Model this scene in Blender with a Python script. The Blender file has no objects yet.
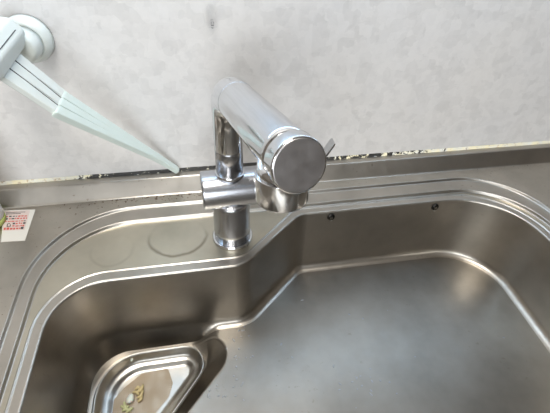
import bpy, bmesh, math, random
from mathutils import Vector, Matrix
random.seed(7)
scene = bpy.context.scene
col = scene.collection
S = 1.15                      # model units -> metres

# ------------------------------------------------------------------ camera
R = ((0.98366, -0.09118, 0.15625), (-0.17661, -0.66189, 0.72850), (0.03700, -0.74419, -0.66690))
CH = 0.392                    # camera height above the worktop (model units)
F = 413.0
cd = bpy.data.cameras.new('camera'); cam = bpy.data.objects.new('camera', cd); col.objects.link(cam)
cd.sensor_width = 36.0; cd.lens = F / 550.0 * 36.0; cd.clip_start = 0.01
right = Vector((R[0][0], R[1][0], R[2][0])); up = -Vector((R[0][1], R[1][1], R[2][1])); back = -Vector((R[0][2], R[1][2], R[2][2]))
back.normalize(); right = (right - back * right.dot(back)).normalized(); up = back.cross(right)
cam.matrix_world = Matrix((( right.x, up.x, back.x, 0), (right.y, up.y, back.y, 0), (right.z, up.z, back.z, CH * S), (0, 0, 0, 1)))
scene.camera = cam

def ray(u, v): return right * (u - 275) - up * (v - 206.5) - back * F
def onz(u, v, z=0.0):
    d = ray(u, v); t = (z - CH) / d.z; return Vector((d.x * t, d.y * t, z))
def ony(u, v, y):
    d = ray(u, v); t = y / d.y; return Vector((d.x * t, y, CH + d.z * t))

# ------------------------------------------------------------------ world, lights, exposure
w = bpy.data.worlds.new('world'); scene.world = w; w.use_nodes = True
bg = w.node_tree.nodes['Background']; bg.inputs['Color'].default_value = (0.80, 0.88, 1.0, 1); bg.inputs['Strength'].default_value = 1.2
vs = scene.view_settings; vs.view_transform = 'Standard'; vs.look = 'None'; vs.gamma = 1.0; vs.use_curve_mapping = False
vs.exposure = 0.1

def area(name, loc, target, sx, sy, power, color):
    l = bpy.data.lights.new(name, 'AREA'); l.shape = 'RECTANGLE'; l.size = sx; l.size_y = sy; l.energy = power; l.color = color
    o = bpy.data.objects.new(name, l); col.objects.link(o); o.location = loc
    o.rotation_euler = (Vector(target) - Vector(loc)).to_track_quat('-Z', 'Y').to_euler()
    return o
area('window_daylight', (-0.70, -1.86, 0.58), (0.1, 0.5, 0.1), 1.9, 1.1, 42, (0.93, 0.97, 1.0))
area('ceiling_light_glow', (-0.1, 0.0, 1.50), (-0.1, 0.0, 0), 0.5, 0.5, 17, (1.0, 0.96, 0.90))

# ------------------------------------------------------------------ helpers
def empty(name, loc, label, cat, group=None):
    o = bpy.data.objects.new(name, None); col.objects.link(o); o.location = Vector(loc) * S; o.empty_display_size = 0.02
    o['label'] = label; o['category'] = cat
    if group: o['group'] = group
    return o

def world_loc(o):
    l = Vector((0, 0, 0))
    while o is not None:
        l = l + o.location; o = o.parent
    return l

def mk(name, verts, faces, mat, parent=None, smooth=True, wn=True, sharp=None, label=None, cat=None, group=None, kind=None, origin=None):
    """verts in model units, world coordinates"""
    me = bpy.data.meshes.new(name)
    o = bpy.data.objects.new(name, me); col.objects.link(o)
    vs_ = [Vector(v) * S for v in verts]
    if origin is not None: org = Vector(origin) * S
    elif parent is not None: org = world_loc(parent)
    else: org = Vector((0, 0, 0))
    if parent is not None:
        o.parent = parent; o.location = org - world_loc(parent)
    else: o.location = org
    me.from_pydata([tuple(v - org) for v in vs_], [], [tuple(f) for f in faces])
    me.validate()
    bm = bmesh.new(); bm.from_mesh(me)
    bmesh.ops.remove_doubles(bm, verts=bm.verts, dist=1e-6)
    bm.to_mesh(me); bm.free()
    me.materials.append(mat)
    if smooth:
        for p in me.polygons: p.use_smooth = True
        if sharp: me.set_sharp_from_angle(angle=math.radians(sharp))
        if wn:
            m = o.modifiers.new('wn', 'WEIGHTED_NORMAL'); m.keep_sharp = True; m.weight = 80
    if label: o['label'] = label
    if cat: o['category'] = cat
    if group: o['group'] = group
    if kind: o['kind'] = kind
    return o

class G:
    """collects verts and faces"""
    def __init__(s): s.v = []; s.f = []
    def add(s, vs_, fs):
        b = len(s.v); s.v += [Vector(v) for v in vs_]; s.f += [[i + b for i in f] for f in fs]; return s
    def box(s, c, d, rot=None):
        c = Vector(c); pts = []
        for x in (-1, 1):
            for y in (-1, 1):
                for z in (-1, 1):
                    p = Vector((x * d[0] / 2, y * d[1] / 2, z * d[2] / 2))
                    pts.append(c + (rot @ p if rot else p))
        return s.add(pts, [(0, 1, 3, 2), (4, 6, 7, 5), (0, 4, 5, 1), (2, 3, 7, 6), (0, 2, 6, 4), (1, 5, 7, 3)])
    def loft(s, loops, closed=True, cap0=False, cap1=False):
        n = len(loops[0]); vs_ = [p for l in loops for p in l]; fs = []
        for k in range(len(loops) - 1):
            for i in range(n if closed else n - 1):
                j = (i + 1) % n
                fs.append((k * n + i, k * n + j, (k + 1) * n + j, (k + 1) * n + i))
        if cap0: fs.append(tuple(reversed(range(n))))
        if cap1: fs.append(tuple(range((len(loops) - 1) * n, len(loops) * n)))
        return s.add(vs_, fs)
    def lathe(s, prof, origin, axis=(0, 0, 1), n=48, cap0=True, cap1=True):
        axis = Vector(axis).normalized(); q = Vector((0, 0, 1)).rotation_difference(axis); o = Vector(origin)
        loops = [[o + q @ Vector((r * math.cos(2 * math.pi * i / n), r * math.sin(2 * math.pi * i / n), z)) for i in range(n)] for r, z in prof]
        return s.loft(loops, True, cap0, cap1)
    def build(s, name, mat, parent=None, **k): return mk(name, s.v, s.f, mat, parent, **k)

def sweep(path, radii, n=40):
    """tube loops along a path, parallel transported"""
    loops = []; t = (path[1] - path[0]).normalized(); a = t.orthogonal().normalized()
    for i, p in enumerate(path):
        t2 = (path[min(i + 1, len(path) - 1)] - path[max(i - 1, 0)]).normalized()
        a = t.rotation_difference(t2) @ a; t = t2; a = (a - t * a.dot(t)).normalized(); b = t.cross(a)
        loops.append([p + (a * math.cos(2 * math.pi * k / n) + b * math.sin(2 * math.pi * k / n)) * radii[i] for k in range(n)])
    return loops

def rpoly(cs, d=0.0, z=0.0, n=14, seg=1):
    """rounded CCW polygon; corners (x, y, r); inset by d"""
    m = len(cs); P = [Vector((c[0], c[1])) for c in cs]; out = []
    lines = []
    for i in range(m):
        e = (P[(i + 1) % m] - P[i]).normalized(); nrm = Vector((-e.y, e.x))
        lines.append((P[i] + nrm * d, e))
    for i in range(m):
        (p0, e0), (p1, e1) = lines[i - 1], lines[i]
        cr = e0.x * e1.y - e0.y * e1.x
        t = ((p1 - p0).x * e1.y - (p1 - p0).y * e1.x) / cr
        c = p0 + e0 * t
        sgn = 1 if cr > 0 else -1
        r = max(cs[i][2] - sgn * d, 0.0005)
        ang = math.atan2(cr, e0.dot(e1)); tl = r * abs(math.tan(ang / 2))
        st = c - e0 * tl; ctr = st + Vector((-e0.y, e0.x)) * sgn * r
        a0 = math.atan2(st.y - ctr.y, st.x - ctr.x)
        for k in range(n + 1):
            a = a0 + ang * k / n
            out.append(Vector((ctr.x + r * math.cos(a), ctr.y + r * math.sin(a), z)))
    if seg > 1:                                 # extra points along the straight runs
        res = []
        for i in range(m):
            arcp = out[i * (n + 1):(i + 1) * (n + 1)]; nxt = out[((i + 1) % m) * (n + 1)]
            res += arcp + [arcp[-1].lerp(nxt, k / seg) for k in range(1, seg)]
        out = res
    return out

def fill(loops):
    """planar triangulation of an outer loop with holes -> verts, faces"""
    bm = bmesh.new(); es = []
    for l in loops:
        vs_ = [bm.verts.new(p) for p in l]
        for i in range(len(vs_)): es.append(bm.edges.new((vs_[i], vs_[(i + 1) % len(vs_)])))
    bmesh.ops.triangle_fill(bm, use_beauty=True, use_dissolve=False, edges=es)
    bm.normal_update()
    for f in bm.faces:
        if f.normal.z < 0: f.normal_flip()
    bm.verts.index_update()
    r = ([v.co.copy() for v in bm.verts], [[v.index for v in f.verts] for f in bm.faces]); bm.free(); return r

# ------------------------------------------------------------------ materials
def newmat(name):
    m = bpy.data.materials.new(name); m.use_nodes = True; nt = m.node_tree
    return m, nt, nt.nodes['Principled BSDF']
def N(nt, t, **k):
    n = nt.nodes.new(t)
    for a, v in k.items(): setattr(n, a, v)
    return n
def L(nt, a, b): nt.links.new(a, b)
def noise(nt, scale, detail=3, rough=0.5, vec=None, coord='Object'):
    n = N(nt, 'ShaderNodeTexNoise'); n.inputs['Scale'].default_value = scale; n.inputs['Detail'].default_value = detail; n.inputs['Roughness'].default_value = rough
    if vec is None:
        tc = N(nt, 'ShaderNodeTexCoord'); vec = tc.outputs[coord]
    L(nt, vec, n.inputs['Vector']); return n
def ramp(nt, fac, stops):
    r = N(nt, 'ShaderNodeValToRGB'); e = r.color_ramp.elements
    while len(e) < len(stops): e.new(0.5)
    for i, (p, c) in enumerate(stops):
        e[i].position = p; e[i].color = (c, c, c, 1) if isinstance(c, (int, float)) else (*c, 1)
    L(nt, fac, r.inputs['Fac']); return r.outputs['Color']
def math_(nt, op, a, b=None, c=None):
    n = N(nt, 'ShaderNodeMath', operation=op)
    for i, v in enumerate((a, b, c)):
        if v is None: continue
        if isinstance(v, (int, float)): n.inputs[i].default_value = v
        else: L(nt, v, n.inputs[i])
    return n.outputs[0]
def mix(nt, fac, a, b, blend='MIX'):
    n = N(nt, 'ShaderNodeMix', data_type='RGBA', blend_type=blend)
    for s, v in ((n.inputs[0], fac), (n.inputs[6], a), (n.inputs[7], b)):
        if isinstance(v, (int, float)): s.default_value = v
        elif isinstance(v, tuple): s.default_value = (*v, 1) if len(v) == 3 else v
        else: L(nt, v, s)
    return n.outputs[2]
def bump(nt, height, strength, dist=0.001):
    b = N(nt, 'ShaderNodeBump'); b.inputs['Strength'].default_value = strength; b.inputs['Distance'].default_value = dist
    L(nt, height, b.inputs['Height']); return b.outputs['Normal']

def plain(name, c, rough=0.5, metal=0.0, **k):
    m, nt, p = newmat(name)
    p.inputs['Base Color'].default_value = (*c, 1); p.inputs['Roughness'].default_value = rough; p.inputs['Metallic'].default_value = metal
    for a, v in k.items(): p.inputs[a.replace('_', ' ')].default_value = v
    return m

OX, OY = 0.13, 0.2              # origin of the sink unit
def steel(name, c=(0.62, 0.595, 0.545), rough=0.3, var=0.12, spots=0.0, rings=(), emboss=0.0, blotch=0.12, bumpy=0.10, grime=False):
    m, nt, p = newmat(name); p.inputs['Metallic'].default_value = 1.0
    tc = N(nt, 'ShaderNodeTexCoord'); oc = tc.outputs['Object']
    big = noise(nt, 9, 4, 0.6, oc).outputs['Fac']; fine = noise(nt, 60, 3, 0.6, oc).outputs['Fac']
    cdark = tuple(x * (1 - blotch * 1.6) for x in c); clite = tuple(min(1, x * (1 + blotch)) for x in c)
    colr = ramp(nt, big, [(0.3, cdark), (0.7, clite)])
    rg = math_(nt, 'MULTIPLY_ADD', fine, var, rough - var / 2)
    if spots:
        sp = noise(nt, 140, 2, 0.5, oc).outputs['Fac']; area_ = noise(nt, 12, 2, 0.5, oc).outputs['Fac']
        k = math_(nt, 'MULTIPLY', ramp(nt, sp, [(0.66, 0.0), (0.72, 1.0)]), ramp(nt, area_, [(0.5, 0.0), (0.65, 1.0)]))
        colr = mix(nt, math_(nt, 'MULTIPLY', k, spots), colr, (0.16, 0.12, 0.08))
    if grime:                                   # rust specks along the foot of the ledge
        sep = N(nt, 'ShaderNodeSeparateXYZ'); L(nt, oc, sep.inputs[0])
        my = ramp(nt, math_(nt, 'MULTIPLY_ADD', sep.outputs['Y'], 1 / (.03 * S), -(.4475 - OY) / .03), [(0.0, 0.0), (0.6, 0.55), (0.86, 1.0)])
        mx = ramp(nt, math_(nt, 'MULTIPLY_ADD', sep.outputs['X'], 1 / (.5 * S), (.28 + OX) / .5), [(0.08, 0.0), (0.3, 0.8), (0.52, 1.0), (0.7, 0.1)])
        n1 = noise(nt, 190, 3, 0.65, oc).outputs['Fac']
        k = ramp(nt, math_(nt, 'MULTIPLY_ADD', math_(nt, 'MULTIPLY', my, mx), 0.16, n1), [(0.66, 0.0), (0.72, 1.0)])
        colr = mix(nt, math_(nt, 'MULTIPLY', k, 0.85), colr, (0.14, 0.08, 0.045)); rg = math_(nt, 'ADD', rg, math_(nt, 'MULTIPLY', k, 0.3))
    for (cx, cy, r, wd, amt) in rings:         # dried water rings
        v = N(nt, 'ShaderNodeVectorMath', operation='SUBTRACT'); L(nt, oc, v.inputs[0]); v.inputs[1].default_value = ((cx - OX) * S, (cy - OY) * S, 0)
        v2 = N(nt, 'ShaderNodeVectorMath', operation='MULTIPLY'); L(nt, v.outputs[0], v2.inputs[0]); v2.inputs[1].default_value = (1, 1, 0)
        ln = N(nt, 'ShaderNodeVectorMath', operation='LENGTH'); L(nt, v2.outputs[0], ln.inputs[0])
        wob = math_(nt, 'MULTIPLY_ADD', noise(nt, 25, 2, 0.5, oc).outputs['Fac'], 0.012, -0.006)
        d = math_(nt, 'ABSOLUTE', math_(nt, 'SUBTRACT', math_(nt, 'ADD', ln.outputs['Value'], wob), r * S))
        k = ramp(nt, d, [(0.0, 1.0), (wd * S, 0.0)])
        sep = N(nt, 'ShaderNodeSeparateXYZ'); L(nt, v.outputs[0], sep.inputs[0])
        half = ramp(nt, math_(nt, 'MULTIPLY_ADD', sep.outputs['Y'], -12, 0.35), [(0.2, 0.08), (0.6, 1.0)])
        k = math_(nt, 'MULTIPLY', math_(nt, 'MULTIPLY', k, half), amt)
        colr = mix(nt, k, colr, (0.22, 0.19, 0.14)); rg = math_(nt, 'ADD', rg, math_(nt, 'MULTIPLY', k, 0.2))
    L(nt, colr, p.inputs['Base Color']); L(nt, rg, p.inputs['Roughness'])
    h = noise(nt, 300, 2, 0.5, oc).outputs['Fac']
    if emboss:
        w1 = N(nt, 'ShaderNodeTexVoronoi'); w1.inputs['Scale'].default_value = 420; w1.inputs['Randomness'].default_value = 0.15; L(nt, oc, w1.inputs['Vector'])
        h = math_(nt, 'ADD', math_(nt, 'MULTIPLY', w1.outputs['Distance'], emboss), h)
    L(nt, bump(nt, h, bumpy, 0.0006), p.inputs['Normal'])
    return m

# deck rings: centre/radius in model units
rg1 = onz(178, 236, -.008); rg2 = onz(112, 250, -.008)
M = {}
M['worktop'] = steel('worktop_steel', (0.49, 0.455, 0.40), rough=0.36, spots=0.55, grime=True)
M['ledge'] = steel('ledge_steel', (0.46, 0.43, 0.385), rough=0.36, spots=0.6)
M['rim'] = steel('rim_steel', (0.47, 0.44, 0.395), rough=0.34, spots=0.3)
M['deck'] = steel('deck_steel', (0.53, 0.495, 0.41), rough=0.36, rings=((rg1.x, rg1.y, .036, .0016, 0.9), (rg2.x, rg2.y, .026, .0016, 0.25)))
M['bowl'] = steel('bowl_steel', (0.47, 0.435, 0.385), rough=0.33, spots=0.25)
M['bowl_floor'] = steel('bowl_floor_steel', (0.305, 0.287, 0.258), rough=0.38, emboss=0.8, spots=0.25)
M['basket'] = steel('basket_steel', (0.52, 0.50, 0.46), rough=0.30, spots=0.3)
M['chrome'] = steel('polished_chrome', (0.72, 0.73, 0.75), rough=0.11, var=0.04, blotch=0.03, bumpy=0.012)
M['satin'] = steel('satin_chrome', (0.54, 0.55, 0.58), rough=0.24, var=0.06, blotch=0.05, bumpy=0.02)
M['cap'] = steel('cap_steel', (0.62, 0.60, 0.60), rough=0.38, var=0.2, blotch=0.12, bumpy=0.04)
M['white_plastic'] = plain('white_plastic', (0.68, 0.72, 0.69), 0.38)
M['pale_plastic'] = plain('pale_green_plastic', (0.66, 0.75, 0.71), 0.36)
M['dark_gap'] = plain('dark_gap', (0.05, 0.05, 0.05), 0.8)
M['dark_metal'] = plain('dark_metal', (0.04, 0.037, 0.034), 0.35, 1.0)
M['paper'] = plain('sticker_paper', (0.68, 0.66, 0.61), 0.5)
M['pink_paper'] = plain('sticker_pink', (0.64, 0.53, 0.49), 0.5)
M['red_ink'] = plain('red_ink', (0.55, 0.09, 0.07), 0.5)
M['black_ink'] = plain('black_ink', (0.06, 0.06, 0.06), 0.5)
M['bottle'] = plain('bottle_plastic', (0.72, 0.73, 0.74), 0.35, Transmission_Weight=0.25)
M['lime'] = plain('lime_label', (0.36, 0.42, 0.12), 0.45)
M['white_food'] = plain('white_food', (0.75, 0.74, 0.66), 0.4, Subsurface_Weight=0.2)
M['yellow_food'] = plain('yellow_food', (0.58, 0.47, 0.24), 0.5)
M['green_food'] = plain('green_food', (0.50, 0.51, 0.27), 0.5)
M['clear'] = plain('clear_plastic', (0.99, 0.99, 0.99), 0.10, Transmission_Weight=1.0, IOR=1.07)
M['water'] = plain('water', (0.62, 0.64, 0.66), 0.08, Transmission_Weight=0.5, IOR=1.33)
M['room'] = plain('room_paint', (0.24, 0.21, 0.18), 0.9)
M['ceil'] = plain('ceiling_paint', (0.42, 0.40, 0.37), 0.9)
M['floorwood'] = plain('floor_wood', (0.13, 0.085, 0.055), 0.6)
M['frame'] = plain('window_frame_paint', (0.6, 0.6, 0.58), 0.5)
M['lamp'] = plain('lamp_tube', (1, 1, 1), 0.5, Emission_Color=(0.50, 0.73, 1.0, 1), Emission_Strength=6.0)
M['lampcase'] = plain('lamp_case', (0.75, 0.75, 0.74), 0.5)

def wallpaper():
    m, nt, p = newmat('wallpaper'); tc = N(nt, 'ShaderNodeTexCoord'); oc = tc.outputs['Object']
    warp = noise(nt, 30, 3, 0.6, oc)
    wv = N(nt, 'ShaderNodeVectorMath', operation='MULTIPLY_ADD'); L(nt, warp.outputs['Color'], wv.inputs[0]); wv.inputs[1].default_value = (0.016,) * 3; L(nt, oc, wv.inputs[2])
    base = (0.695, 0.68, 0.67)
    c = base
    hs = []
    for sc, amt in ((52, 0.075), (92, 0.06)):
        v = N(nt, 'ShaderNodeTexVoronoi', distance='CHEBYCHEV'); v.inputs['Scale'].default_value = sc; v.inputs['Randomness'].default_value = 0.9; L(nt, wv.outputs[0], v.inputs['Vector'])
        sx = N(nt, 'ShaderNodeSeparateColor'); L(nt, v.outputs['Color'], sx.inputs[0])
        c = mix(nt, 1.0, c, ramp(nt, sx.outputs[0], [(0.45, 1.0), (1.0, 1.0 - amt)]), 'MULTIPLY'); hs.append(sx.outputs[0])
    n2 = noise(nt, 5, 3, 0.5, oc)
    c = mix(nt, 1.0, c, ramp(nt, n2.outputs['Fac'], [(0.3, (0.96, 0.97, 0.98)), (0.7, (1.0, 0.995, 0.98))]), 'MULTIPLY')
    n3 = noise(nt, 120, 3, 0.6, oc)
    c = mix(nt, 1.0, c, ramp(nt, n3.outputs['Fac'], [(0.3, 0.965), (0.6, 1.0)]), 'MULTIPLY')
    L(nt, c, p.inputs['Base Color']); p.inputs['Roughness'].default_value = 0.55
    L(nt, bump(nt, math_(nt, 'ADD', n3.outputs['Fac'], hs[0]), 0.08, 0.001), p.inputs['Normal'])
    return m
M['wall'] = wallpaper()

def sealant():
    """aged white sealant: cream on the left, black mould in the middle, brown towards the right"""
    m, nt, p = newmat('aged_sealant'); tc = N(nt, 'ShaderNodeTexCoord'); oc = tc.outputs['Object']
    sp = N(nt, 'ShaderNodeSeparateXYZ'); L(nt, oc, sp.inputs[0]); x = sp.outputs['X']
    X = lambda u: ony(u, 183.3 - 0.0758 * (u - 5.5), .504).x * S
    x0, x1 = -0.5, 1.0
    pos = lambda u: (X(u) - x0) / (x1 - x0)
    fx = math_(nt, 'MULTIPLY_ADD', x, 1 / (x1 - x0), -x0 / (x1 - x0))
    mould = ramp(nt, fx, [(pos(70), 0.0), (pos(95), 1.0), (pos(345), 1.0), (pos(440), 0.35), (pos(475), 0.05)])
    n = noise(nt, 150, 4, 0.7, oc).outputs['Fac']; n2 = noise(nt, 70, 3, 0.6, oc).outputs['Fac']
    blk = math_(nt, 'GREATER_THAN', math_(nt, 'ADD', math_(nt, 'MULTIPLY', mould, 0.22), math_(nt, 'MULTIPLY_ADD', n, 0.7, math_(nt, 'MULTIPLY', n2, 0.3))), 0.64)
    cream = ramp(nt, n2, [(0.35, (0.80, 0.73, 0.50)), (0.6, (0.70, 0.69, 0.62))])
    brown = ramp(nt, math_(nt, 'ADD', n, math_(nt, 'MULTIPLY', n2, 0.3)), [(0.70, 0.0), (0.82, 1.0)])
    c = mix(nt, math_(nt, 'MULTIPLY', brown, 0.8), cream, (0.42, 0.26, 0.11)); c = mix(nt, blk, c, (0.025, 0.023, 0.02))
    L(nt, c, p.inputs['Base Color']); p.inputs['Roughness'].default_value = 0.6
    L(nt, bump(nt, n, 0.6, 0.002), p.inputs['Normal']); return m
M['sealant'] = sealant()

def perforated():
    m, nt, p = newmat('perforated_steel'); tc = N(nt, 'ShaderNodeTexCoord')
    v = N(nt, 'ShaderNodeTexVoronoi'); v.inputs['Scale'].default_value = 330; v.inputs['Randomness'].default_value = 0.0; L(nt, tc.outputs['Object'], v.inputs['Vector'])
    k = ramp(nt, v.outputs['Distance'], [(0.28, 1.0), (0.4, 0.0)])
    n = noise(nt, 40, 3, 0.6, tc.outputs['Object']).outputs['Fac']
    base = ramp(nt, n, [(0.35, (0.33, 0.26, 0.18)), (0.65, (0.46, 0.40, 0.32))])
    L(nt, mix(nt, k, base, (0.12, 0.09, 0.06)), p.inputs['Base Color'])
    p.inputs['Metallic'].default_value = 0.75; p.inputs['Roughness'].default_value = 0.45
    L(nt, bump(nt, k, -0.4, 0.001), p.inputs['Normal']); return m
M['perf'] = perforated()

# ------------------------------------------------------------------ the room
WY = 0.504
def slab(name, lo, hi, mat, **k):
    g = G(); lo = Vector(lo); hi = Vector(hi); g.box((lo + hi) / 2, hi - lo)
    return g.build(name, mat, smooth=False, kind='structure', **k)
XL, XR, YF, ZF, ZC = -1.05, 1.75, -1.65, -0.74, 1.34
slab('wall_back', (XL, WY, ZF), (XR, WY + .1, ZC), M['wall'], label='white mottled wallpaper wall behind the sink')
slab('wall_left', (XL - .1, YF, ZF), (XL, WY + .1, ZC), M['room'], label='beige painted side wall left of the sink')
slab('wall_right', (XR, YF, ZF), (XR + .1, WY + .1, ZC), M['room'], label='beige painted side wall right of the sink')
slab('floor', (XL - .1, YF - .1, ZF - .05), (XR + .1, WY + .1, ZF), M['floorwood'], label='dark wooden kitchen floor')
slab('ceiling', (XL - .1, YF - .1, ZC), (XR + .1, WY + .1, ZC + .05), M['ceil'], label='pale painted kitchen ceiling')
g = G()                                         # far wall with a window opening
wx0, wx1, wz0, wz1 = -1.03, 0.23, 0.02, 0.99
for lo, hi in (((XL, ZF), (wx0, ZC)), ((wx1, ZF), (XR, ZC)), ((wx0, ZF), (wx1, wz0)), ((wx0, wz1), (wx1, ZC))):
    g.box(((lo[0] + hi[0]) / 2, YF - .05, (lo[1] + hi[1]) / 2), (hi[0] - lo[0], .1, hi[1] - lo[1]))
g.build('wall_front', M['room'], smooth=False, kind='structure', label='beige painted wall with a window facing the sink')
g = G()
for lo, hi in (((wx0, wz0), (wx0 + .03, wz1)), ((wx1 - .03, wz0), (wx1, wz1)), ((wx0, wz0), (wx1, wz0 + .03)), ((wx0, wz1 - .03), (wx1, wz1))):
    g.box(((lo[0] + hi[0]) / 2, YF - .05, (lo[1] + hi[1]) / 2), (hi[0] - lo[0], .04, hi[1] - lo[1]))
g.build('window_1', M['frame'], smooth=False, kind='structure', label='pale framed kitchen window facing the sink')

# ------------------------------------------------------------------ sink unit
FZ = -0.119                                     # bowl floor
DZ = -0.008                                     # faucet deck
D = [(-.190, -.02, .08), (.457, -.02, .08), (.455, .4145, .10), (.124, .4145, .035), (.035, .334, .032), (-.186, .334, .062)]
B = [(-.210, -.042, .08), (.480, -.042, .08), (.478, .4335, .108), (-.207, .4305, .108)]
A = [(-.224, -.060, .09), (.496, -.060, .09), (.494, .4575, .112), (-.223, .4565, .125)]
PK = [(-.165, .088, .02), (.003, .270, .034), (.003, .309, .024), (-.165, .309, .052)]
sink = empty('kitchen_sink', (OX, OY, 0), 'brushed stainless steel kitchen sink worktop with stepped rim and deep bowl', 'sink')

# flat worktop
outer = [Vector(p) for p in ((XL, -.14, 0), (XR, -.14, 0), (XR, .4735, 0), (XL, .4735, 0))]
v, f = fill([outer, rpoly(A, -.0005)])
g = G().add(v, f)
g.add([(XL, -.14, 0), (XR, -.14, 0), (XR, -.145, -.006), (XL, -.145, -.006), (XL, -.145, -.035), (XR, -.145, -.035)], [(0, 3, 2, 1), (3, 4, 5, 2)])
g.build('worktop', M['worktop'], sink)
# stepped rim band
def arc(d0, z0, d1, z1, n, conv):
    """quarter round between two profile points; conv: leaves horizontally first"""
    o = []
    for k in range(1, n + 1):
        a = math.pi / 2 * k / n
        s, c = math.sin(a), 1 - math.cos(a)
        o.append((d0 + (d1 - d0) * (s if conv else c), z0 + (z1 - z0) * (c if conv else s)))
    return o
pa = [(-.0005, 0), (.0006, 0)] + arc(.0006, 0, .0018, -.0012, 3, True) + [(.0030, -.0030), (.0036, -.0035), (.0046, -.0036), (.0052, -.0036)]
g = G(); loops = [rpoly(A, d, z) for d, z in pa]
pb = [(-.0012, -.0036), (-.0004, -.0036)] + arc(-.0004, -.0036, .0007, -.0050, 3, True) + [(.0014, DZ + .0006), (.0020, DZ), (.0030, DZ)]
loops += [rpoly(B, d, z) for d, z in pb]
g.loft(list(reversed(loops)))
g.build('rim_band', M['rim'], sink)
# recessed faucet deck
CP = [(-.2035, -.034, .09), (.470, -.034, .09), (.468, .4275, .112), (.118, .4275, .035), (.0367, .3495, .030), (-.1995, .3495, .074)]
v, f = fill([rpoly(B, .0030, DZ), rpoly(CP, 0, DZ)])
G().add(v, f).build('faucet_deck', M['deck'], sink)
# bowl flange
pc = [(0, DZ), (.0008, DZ + .0003), (.0016, -.0050), (.0024, -.0046), (.0032, -.0050), (.0040, -.0058), (.0050, -.0058)]
pd = [(-.0030, -.0058), (-.0018, -.0058), (-.0006, -.0058)] + arc(-.0006, -.0058, .0016, -.0085, 4, True)
loops = [rpoly(CP, d, z) for d, z in pc] + [rpoly(D, d, z) for d, z in pd]
G().loft(list(reversed(loops))).build('bowl_flange', M['rim'], sink)
# bowl wall; beside the drain pocket it runs straight on down into the pocket
def sst(a, b, x):
    t = min(1, max(0, (x - a) / (b - a))); return t * t * (3 - 2 * t)
def near_pocket(p):
    return max(sst(.272, .296, p.y) * sst(-.002, -.040, p.x), sst(-.138, -.154, p.x) * sst(.12, .16, p.y))
DROP = .022
pw = [(.0016, -.0085), (.0024, -.016), (.0040, -.05), (.0060, -.09), (.0066, FZ + .0115)]
nf = 7; pf = arc(.0066, FZ + .0115, .0170, FZ, nf, False)
base_ = rpoly(D, .0170, FZ, seg=24); wts = [near_pocket(p) for p in base_]
loops = [rpoly(D, d, z, seg=24) for d, z in pw]
for k, (d, z) in enumerate(pf):
    t = (k + 1) / nf
    l0 = rpoly(D, d, z, seg=24); l1 = rpoly(D, .0066 + .0104 * t, FZ + .0115 - (.0115 + DROP) * (.75 * t + .25 * math.sin(math.pi / 2 * t)), seg=24)
    loops.append([a_.lerp(b_, w_) for a_, b_, w_ in zip(l0, l1, wts)])
G().loft(list(reversed(loops))).build('bowl_wall', M['bowl'], sink)
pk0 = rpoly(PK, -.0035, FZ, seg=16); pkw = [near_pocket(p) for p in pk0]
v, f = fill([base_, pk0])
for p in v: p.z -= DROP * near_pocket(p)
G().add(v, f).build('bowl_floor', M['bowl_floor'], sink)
pp = [(-.0035, FZ)] + arc(-.0035, FZ, .0005, FZ - .004, 4, True) + [(.013, FZ - .017), (.026, FZ - .030)] + [(.029, FZ - .033), (.034, FZ - .034)]
loops = []
for d, z in pp:
    l = rpoly(PK, d, z, seg=16); q = DROP * max(0, 1 - (FZ - z) / .03)
    for p, w_ in zip(l, pkw): p.z -= q * w_
    loops.append(l)
g = G().loft(list(reversed(loops)))
v, f = fill([loops[-1]]); g.add(v, f)
g.build('drain_pocket', M['bowl'], sink)
# coved backsplash ledge
prof = [(.4735, 0), (.4745, .0003), (.4755, .0012), (.4765, .0022), (.489, .0178), (.4898, .0190), (.491, .0198), (.4925, .0200), (WY, .0200)]
loops = [[Vector((XL, y, z)) for y, z in prof], [Vector((XR, y, z)) for y, z in prof]]
G().loft(loops, closed=False).build('backsplash_ledge', M['ledge'], sink)

# overflow screws on the back wall of the bowl
for u, vv in ((331, 217), (435, 207)):
    p = ony(u, vv, .4118)
    scr = G().lathe([(.0058, -.0005), (.0058, .0008), (.0048, .0020), (.0020, .0024)], p, (0, -1, 0), n=20).build('screw', M['dark_metal'], sink, origin=p)
    q = p + Vector((0, -.0024, 0))
    G().box(q, (.0050, .0008, .0010), Matrix.Rotation(.5, 3, 'Y')).box(q, (.0010, .0008, .0050), Matrix.Rotation(.5, 3, 'Y')).build('screw_cross', M['rim'], scr, smooth=False)
    G().lathe([(.0022, -.0005), (.0022, .0010), (.0012, .0014)], p + Vector((.0018, .0002, -.0075)), (0, -1, 0), n=14).build('screw_pin', M['rim'], scr)

# sealant along the wall joint
random.seed(3)
loops = []
nx = 260
for k in range(nx + 1):
    x = XL + (XR - XL) * k / nx
    wob = .0006 * (random.random() - .5)
    loops.append([Vector((x, WY - .0002, .0044 + .0200 + wob)), Vector((x, WY - .0012, .0026 + .02 + wob)), Vector((x, WY - .0022 + wob, .0009 + .02)), Vector((x, WY - .0032 + wob, .0002 + .02))])
o = G().loft(loops, closed=False).build('sealant_bead', M['sealant'])
o['label'] = 'aged cream sealant bead with black mould along the wall joint'; o['category'] = 'sealant'

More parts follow.
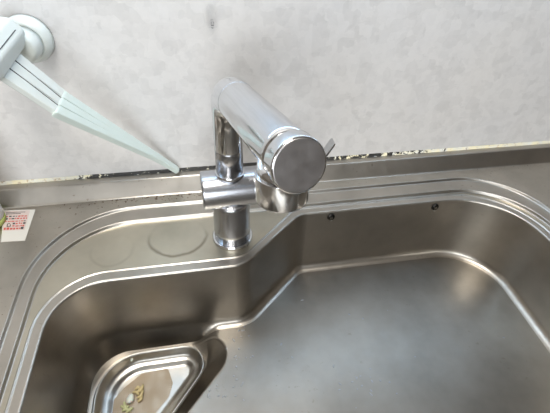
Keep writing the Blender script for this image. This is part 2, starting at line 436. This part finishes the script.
# ------------------------------------------------------------------ drain strainer and scraps
BK = [(-.158, .096, .02), (-.0245, .262, .034), (-.0245, .3015, .028), (-.158, .3015, .055)]
st = empty('drain_strainer', (-.09, .26, FZ - .0338), 'stainless drain strainer basket with rounded corner set in the sink floor', 'strainer')
RZ = FZ + .001
pr = [(.0005, RZ - .006), (.0, RZ - .003), (.0004, RZ - .0008), (.0016, RZ), (.0030, RZ - .0004), (.0042, RZ - .003), (.0065, RZ - .0100), (.0095, RZ - .0130), (.0130, RZ - .0140), (.0150, RZ - .0144), (.0175, RZ - .0170), (.0195, RZ - .0182), (.0215, RZ - .0185)]
G().loft([rpoly(BK, d, z) for d, z in reversed(pr)]).build('basket_rim', M['basket'], st)
v, f = fill([rpoly(BK, .0215, RZ - .0185)]); G().add(v, f).build('basket_plate', M['basket'], st)
pl = [onz(u, v_, RZ - .0182) for u, v_ in ((112, 420), (112, 402), (124, 388), (141, 374), (168, 368), (173, 383), (169, 397), (150, 420))]
v, f = fill([rpoly([(p.x, p.y, .004) for p in reversed(pl)], 0, RZ - .0182, n=4)]); G().add(v, f).build('perforated_plate', M['perf'], st)
for x, y in ((-.115, .19), (-.07, .24), (-.115, .255)):     # feet in the pocket
    G().lathe([(.004, 0), (.004, .0160)], (x, y, FZ - .0338), n=12).build('foot', M['basket'], st)

def blob(name, c, r, mat, label, group, sq=(1, 1, 1), cat='food scrap', seed=0):
    rnd = random.Random(seed); bm = bmesh.new(); bmesh.ops.create_icosphere(bm, subdivisions=2, radius=1)
    ph = [rnd.uniform(0, 6) for _ in range(3)]
    vs_ = []
    for v in bm.verts:
        k = r * (1 + .18 * math.sin(3 * v.co.x + ph[0]) * math.cos(3 * v.co.y + ph[1]) + .12 * math.sin(5 * v.co.z + ph[2]))
        vs_.append(Vector(c) + Vector((v.co.x * sq[0], v.co.y * sq[1], v.co.z * sq[2])) * k)
    fs = [[v.index for v in f.verts] for f in bm.faces]; bm.free()
    return mk(name, vs_, fs, mat, label=label, cat=cat, group=group, wn=False, origin=c)
PZ = RZ - .0182
p = onz(131, 400, PZ); blob('food_scrap', p + Vector((0, 0, .0035)), .0058, M['white_food'], 'soft white lump of food on the strainer plate', None, (.8, 1.1, .6), seed=1)
p = onz(132, 360, RZ - .006); blob('food_crumb', p + Vector((0, 0, .0009)), .0022, M['white_food'], 'tiny white crumb on the slope of the strainer rim', None, (.7, 1.2, .7), seed=2)
def shred(pts, mat, label, group):
    path = [onz(u, v_, PZ + h) for u, v_, h in pts]
    fine = []
    for i in range(len(path) - 1):
        for k in range(4): fine.append(path[i].lerp(path[i + 1], k / 4))
    fine.append(path[-1])
    n = len(fine); rad = [.0017 * (0.55 + .6 * math.sin(math.pi * (i + .5) / n)) for i in range(n)]
    mk('food_shred', [Vector(q) for q in sum(sweep(fine, rad, 8), [])], G().loft(sweep(fine, rad, 8), True, True, True).f, mat, label=label, cat='food scrap', group=group, wn=False, origin=fine[0])
ly = 'thin yellow shred of food beside the white lump in the strainer'; lg = 'pale green shred of food below the white lump in the strainer'
for pts in (((136, 394, .002), (139, 391, .003), (142, 386, .002)), ((137, 398, .003), (141, 396, .004), (143, 390, .003)), ((133, 392, .002), (137, 392, .004), (139, 395, .002)), ((138, 402, .002), (141, 399, .003), (142, 396, .002)), ((135, 390, .0015), (138, 387, .003), (140, 389, .002)), ((140, 392, .004), (142, 388, .005), (143, 385, .003))):
    shred(pts, M['yellow_food'], ly, 'yellow food shreds in the strainer')
for pts in (((121, 406, .0015), (125, 408, .003), (129, 406, .002)), ((122, 411, .0015), (126, 409, .003), (131, 411, .002)), ((124, 402, .0015), (125, 406, .004), (128, 411, .002)), ((126, 413, .0015), (130, 409, .003), (133, 408, .002))):
    shred(pts, M['green_food'], lg, 'green food shreds in the strainer')

# ------------------------------------------------------------------ faucet
BX, BY = .027, .386
fa = empty('kitchen_faucet', (BX, BY, DZ), 'chrome single-lever kitchen faucet with thick angled spout on the sink deck', 'faucet')
G().lathe([(.0262, 0), (.0266, .0012), (.0266, .0030), (.0258, .0042), (.0240, .0048)], (BX, BY, DZ)).build('base_flange', M['chrome'], fa)
G().lathe([(.0236, .004), (.0234, .02), (.0230, .062), (.0228, .074)], (BX, BY, DZ)).build('base_column', M['satin'], fa)
yaw = math.radians(2.5); bd = Vector((math.cos(yaw), math.sin(yaw), 0)); BZ = .0755
bl = Vector((BX, BY, BZ)) - bd * .0345
G().lathe([(.0215, 0), (.0228, .0006), (.0234, .0018), (.0236, .004), (.0236, .095), (.0230, .0965), (.0212, .0968)], bl, bd).build('valve_body', M['satin'], fa)
be = bl + bd * .0968
lv = G().lathe([(.0205, 0), (.0226, .0012), (.0230, .003), (.0230, .013), (.0222, .0150), (.0200, .0160)], be, bd).build('lever_hub', M['chrome'], fa)
p0 = be + bd * .006 + Vector((0, 0, .016)); pm_ = Vector((.1375, p0.y, .108)); p1 = ony(333.5, 141, p0.y)
sd = Vector((0, 1, 0)); loops = []
for c, nrm, wd, th in ((p0, (-.7, 0, .7), .010, .0034), (p0.lerp(pm_, .7), (-.7, 0, .7), .011, .0030), (pm_, (-.85, 0, .5), .0125, .0028), (pm_.lerp(p1, .9), (-.95, 0, .3), .0135, .0022), (p1, (-.95, 0, .3), .0125, .0012)):
    nn = Vector(nrm).normalized(); loops.append([c + sd * a * wd / 2 + nn * b * th / 2 for a, b in ((-1, -1), (1, -1), (1, 1), (-1, 1))])
G().loft(loops, True, True, True).build('lever_handle', M['chrome'], fa, smooth=False)
# swivelling pipe: up, elbow, spout
E_ = Vector((BX, BY, .2015))
ray_d = ray(299.5, 166).normalized(); DC = Vector((0, 0, CH)) + ray_d * .277
u = (DC - E_).normalized(); sl = (DC - E_).length
zv = Vector((0, 0, 1)); bend = .028; ang = zv.angle(u); tl = bend * math.tan(ang / 2)
s0 = E_ - zv * tl; inn = (u - zv * u.dot(zv)).normalized(); ctr = s0 + inn * bend
path = [Vector((BX, BY, z)) for z in (.092, .11, .1295)]; rad = [.0157] * 3
path += [Vector((BX, BY, .1300))]; rad += [.0157]
G().lathe([(.0160, 0), (.0172, .0008), (.0172, .0035), (.0158, .0050)], (BX, BY, .0972)).build('swivel_collar', M['chrome'], fa)
G().lathe([(.0157, 0), (.0157, .0395), (.0151, .0402), (.0151, .0412)], (BX, BY, .092)).build('riser_pipe', M['satin'], fa)
path = [Vector((BX, BY, .1325)), Vector((BX, BY, .1330)), Vector((BX, BY, .1335)), s0 - zv * .006]; rad = [.0151, .0156, .0158, .0159]
for k in range(15):
    a = ang * k / 14; path.append(ctr - inn * bend * math.cos(a) + zv * bend * math.sin(a)); rad.append(.0160 + .0024 * k / 14)
e1 = path[-1]; endp = DC - u * .0130; nseg = 12
for k in range(1, nseg + 1): path.append(e1.lerp(endp, k / nseg)); rad.append(.0184 + .0008 * k / nseg)
G().loft(sweep(path, rad, 48), True, True, True).build('spout_pipe', M['chrome'], fa, wn=False)
# seam ring on the spout near the elbow
pm = e1.lerp(endp, .10); G().lathe([(.0184, -.0006), (.01865, -.0003), (.01865, .0003), (.0184, .0006)], pm, u, cap0=False, cap1=False).build('seam_ring', M['satin'], fa)
# spout end: collar and slanted cap face turned upward
tilt = math.radians(6); side = u.cross(zv).normalized(); upn = side.cross(u).normalized()
cn = (u * math.cos(tilt) + upn * math.sin(tilt)).normalized()
def slant(r, off, n=64):
    """section of the spout cylinder by the slanted cap plane"""
    out = []
    for k in range(n):
        a = 2 * math.pi * k / n; q = side * math.cos(a) * r + upn * math.sin(a) * r
        t = -(q.dot(cn)) / u.dot(cn)
        out.append(DC + u * (off + t) + q)
    return out
def straight(r, off, n=64): return [DC + u * off + side * math.cos(2 * math.pi * k / n) * r + upn * math.sin(2 * math.pi * k / n) * r for k in range(n)]
G().loft([straight(.0190, -.0145), straight(.0204, -.0136), slant(.0205, -.0012), slant(.0203, 0.0000), slant(.0195, .0004)]).build('end_collar', M['chrome'], fa)
G().loft([slant(.0196, -.0006), slant(.0195, .0003), slant(.0190, .0007), slant(.0185, .0008)], True, False, True).build('end_cap', M['cap'], fa)
# outlet under the spout end
dn = (-upn * .5 - zv * .5).normalized(); oc_ = DC - u * .0290
G().lathe([(.0185, .006), (.0192, .018), (.0200, .0205)], oc_, dn).build('outlet_neck', M['chrome'], fa)
G().lathe([(.0200, .0200), (.0210, .0208), (.0210, .0420), (.0205, .0435), (.0185, .0437), (.0175, .0420), (.008, .0415)], oc_, dn).build('outlet_nozzle', M['chrome'], fa)

# ------------------------------------------------------------------ towel rack
hb = ony(29, 38, WY)
tr = empty('towel_rack', hb, 'white plastic folding towel rack with three arms mounted on the wall', 'towel rack')
nY = Vector((0, -1, 0))
G().lathe([(.0255, 0), (.0255, .006), (.0240, .011), (.0205, .014), (.0180, .0150)], hb, nY).build('wall_base', M['white_plastic'], tr)
tip = onz(178, 170.5, .0255)
adir = Vector((tip.x - hb.x, 0, tip.z - hb.z)).normalized(); aup = Vector((-adir.z, 0, adir.x))
if aup.z < 0: aup = -aup
G().lathe([(.0180, .013), (.0175, .026), (.0160, .033), (.0120, .037)], hb, nY).build('neck', M['white_plastic'], tr)
# hub barrel: octagonal post standing out of the wall
hc = hb - adir * .0175 + aup * .0005
g = G(); loops = []
for y, r in ((.024, .0165), (.030, .0190), (.036, .0195), (.112, .0195), (.118, .0175)):
    loops.append([hc + nY * y + (adir * math.cos(math.pi / 8 + k * math.pi / 4) + aup * math.sin(math.pi / 8 + k * math.pi / 4)) * r for k in range(8)])
hub = g.loft(loops, True, True, True).build('hub', M['white_plastic'], tr, smooth=False)
m_ = hub.modifiers.new('bevel', 'BEVEL'); m_.width = .0025; m_.segments = 3
rot_ = Matrix((adir, -nY, aup)).transposed(); r45 = Matrix.Rotation(math.radians(45), 3, 'Y')
fdir = (adir + aup).normalized()
G().box(hc + nY * .074 + aup * .0180 + adir * .002, (.0008, .060, .0008), rot_).build('hub_slot', M['dark_gap'], tr, smooth=False)
for i in range(3):
    d0 = .0595 + .0186 * i; d1 = .0595 + .0164 * i; dt = WY - tip.y + (.001, .0095, .0135)[i]
    q0 = hb + nY * d0 + adir * .000 + aup * .0025; q1 = hb + nY * d1 + adir * .052 + aup * .0025
    q2 = Vector((tip.x, WY - dt, tip.z)) - adir * (0, .020, .034)[i]
    def bar(pts):
        lp = []
        for k, (c, h, w_) in enumerate(pts):
            lp.append([c + aup * a * h / 2 + nY * b * w_ / 2 for a, b in ((-1, -1), (1, -1), (1, 1), (-1, 1))])
        return G().loft(lp, True, True, True)
    def bev(o):
        m = o.modifiers.new('bevel', 'BEVEL'); m.width = .0012; m.segments = 2
        return o
    arm = bev(bar([(q0, .0062, .0176), (q1.lerp(q2, .08), .0058, .0142)]).build('arm', M['white_plastic'], tr, smooth=False))
    we = (.0110, .0036, .0030)[i]
    bev(bar([(q1, .0066, .0138), (q1.lerp(q2, .015), .0080, .0149), (q1.lerp(q2, .985), .0070, we), (q2, .0062, we * .9)]).build('arm_sleeve', M['pale_plastic'], arm, smooth=False))
    if i < 2:
        G().box((q0 + q1) / 2 + nY * (.0088) + aup * .0018, ((q1 - q0).length, .0011, .0026), Matrix(((q1 - q0).normalized(), -nY, aup)).transposed()).build('arm_gap', M['dark_gap'], arm, smooth=False)

# ------------------------------------------------------------------ clear wall hook
hk = ony(211.5, 16, WY)
ho = empty('wall_hook', hk, 'small clear plastic adhesive hook high on the wallpaper', 'hook')
mm = []
for dy, sc in ((0, 1), (.0012, 1), (.0018, .9)):
    mm.append([Vector((p.x * sc + hk.x, WY - dy, p.y * sc + hk.z)) for p in rpoly([(-.006, -.0125, .003), (.006, -.0125, .003), (.006, .0125, .0059), (-.006, .0125, .0059)])])
G().loft(mm, True, True, True).build('hook_plate', M['clear'], ho)
pth = [hk + Vector((0, -.0015, -.004)), hk + Vector((0, -.004, -.008)), hk + Vector((0, -.008, -.0095)), hk + Vector((0, -.0115, -.007)), hk + Vector((0, -.0120, -.003))]
G().loft(sweep(pth, [.0016] * 5, 12), True, True, True).build('hook_prong', M['clear'], ho, wn=False)

# ------------------------------------------------------------------ sticker on the worktop
c4 = [onz(*q) for q in ((1, 242), (25, 240.6), (35.5, 209.5), (4, 210.5))]
sk = empty('warning_sticker', c4[0], 'torn white sticker with red print on the worktop corner', 'sticker')
def sq(a, b, z):                                # bilinear on the sticker
    p = c4[0].lerp(c4[1], a).lerp(c4[3].lerp(c4[2], a), b); return Vector((p.x, p.y, z))
def patch(name, rects, z, mat, parent, th=.0002):
    g = G()
    for a0, a1, b0, b1 in rects:
        g.add([sq(a0, b0, z), sq(a1, b0, z), sq(a1, b1, z), sq(a0, b1, z), sq(a0, b0, z + th), sq(a1, b0, z + th), sq(a1, b1, z + th), sq(a0, b1, z + th)],
              [(3, 2, 1, 0), (4, 5, 6, 7), (0, 1, 5, 4), (1, 2, 6, 5), (2, 3, 7, 6), (3, 0, 4, 7)])
    return g.build(name, mat, parent, smooth=False)
pap = patch('sticker_paper', [(0, 1, 0, 1)], .0, M['paper'], sk)
patch('pink_panel', [(.02, .84, .33, .97)], .0002, M['pink_paper'], sk)
rr_ = random.Random(5); red = []; dark = []
for row, (b0, hh) in enumerate(((.35, .05), (.44, .035), (.52, .035), (.60, .03), (.68, .035), (.76, .03))):
    a_ = .06 if row in (0,) else (.36 if row in (1, 2) else .08)
    while a_ < .80:
        wd = rr_.uniform(.03, .10); wd = min(wd, .83 - a_)
        (red if rr_.random() < .8 else dark).append((a_, a_ + wd, b0 + rr_.uniform(0, .01), b0 + hh * rr_.uniform(1, 1.5)))
        a_ += wd + rr_.uniform(.012, .04)
dark += [(.08, .56, .86, .878), (.08, .70, .91, .925), (.16, .19, .45, .55), (.19, .27, .45, .465), (.27, .30, .45, .52), (.20, .26, .54, .56)]
patch('red_printing', red, .0004, M['red_ink'], sk); patch('dark_printing', dark, .0004, M['black_ink'], sk)

# ------------------------------------------------------------------ soap bottle at the left edge
bc = onz(-12.5, 221); bc = Vector((bc.x, bc.y - .004, 0))
bo = empty('soap_bottle', bc, 'pale plastic dish soap bottle with lime green foot at the left edge', 'bottle')
G().lathe([(.020, .0), (.0235, .0012), (.0240, .004), (.0240, .009)], bc, n=32).build('bottle_foot', M['lime'], bo)
G().lathe([(.0238, .0085), (.0242, .012), (.0242, .105), (.0225, .118), (.0150, .130), (.0105, .136), (.0105, .142)], bc, n=32).build('bottle_body', M['bottle'], bo)
G().lathe([(.0122, .140), (.0122, .156), (.0100, .158), (.0050, .159), (.0042, .168)], bc, n=24).build('bottle_cap', M['white_plastic'], bo)

# ------------------------------------------------------------------ water droplets in the bowl
rnd = random.Random(11); g = G()
def drop(p, r, ex):
    n = 8; a = rnd.uniform(0, 3.14); ca, sa = math.cos(a), math.sin(a); lp = []
    for k, (rr, zz) in enumerate(((1, 0), (.88, .28), (.5, .46), (.08, .5))):
        lp.append([p + Vector((ca * math.cos(2 * math.pi * i / n) * ex - sa * math.sin(2 * math.pi * i / n), sa * math.cos(2 * math.pi * i / n) * ex + ca * math.sin(2 * math.pi * i / n), 0)) * rr * r + Vector((0, 0, zz * r)) for i in range(n)])
    g.loft(lp, True, False, True)
for cu, cv, su, sv, cnt in ((235, 345, 14, 18, 26), (362, 388, 14, 9, 18), (222, 395, 16, 12, 14), (300, 330, 60, 30, 5), (480, 370, 40, 25, 4)):
    for _ in range(cnt):
        p = onz(rnd.gauss(cu, su), min(rnd.gauss(cv, sv), 425), FZ + .0001)
        if p.x > .02 or cu < 250 and p.x > .004 + max(0, .27 - p.y) * -.9: drop(p, rnd.uniform(.0006, .0015), rnd.uniform(1, 2.2))
o = g.build('water_droplets', M['water'], wn=False)
o['label'] = 'scattered clear water droplets on the bowl floor'; o['category'] = 'water'; o['kind'] = 'stuff'

# ------------------------------------------------------------------ lamps of the room (out of frame)
lz = .40
la = empty('wall_lamp', (.05, WY, lz), 'white tube lamp fixed to the wall above the sink', 'lamp')
G().box((.20, WY - .025, lz + .025), (.92, .05, .03)).build('lamp_case', M['lampcase'], la, smooth=False)
G().lathe([(.012, 0), (.012, .86)], (-.23, WY - .028, lz - .004), (1, 0, 0), n=16).build('lamp_tube', M['lamp'], la)
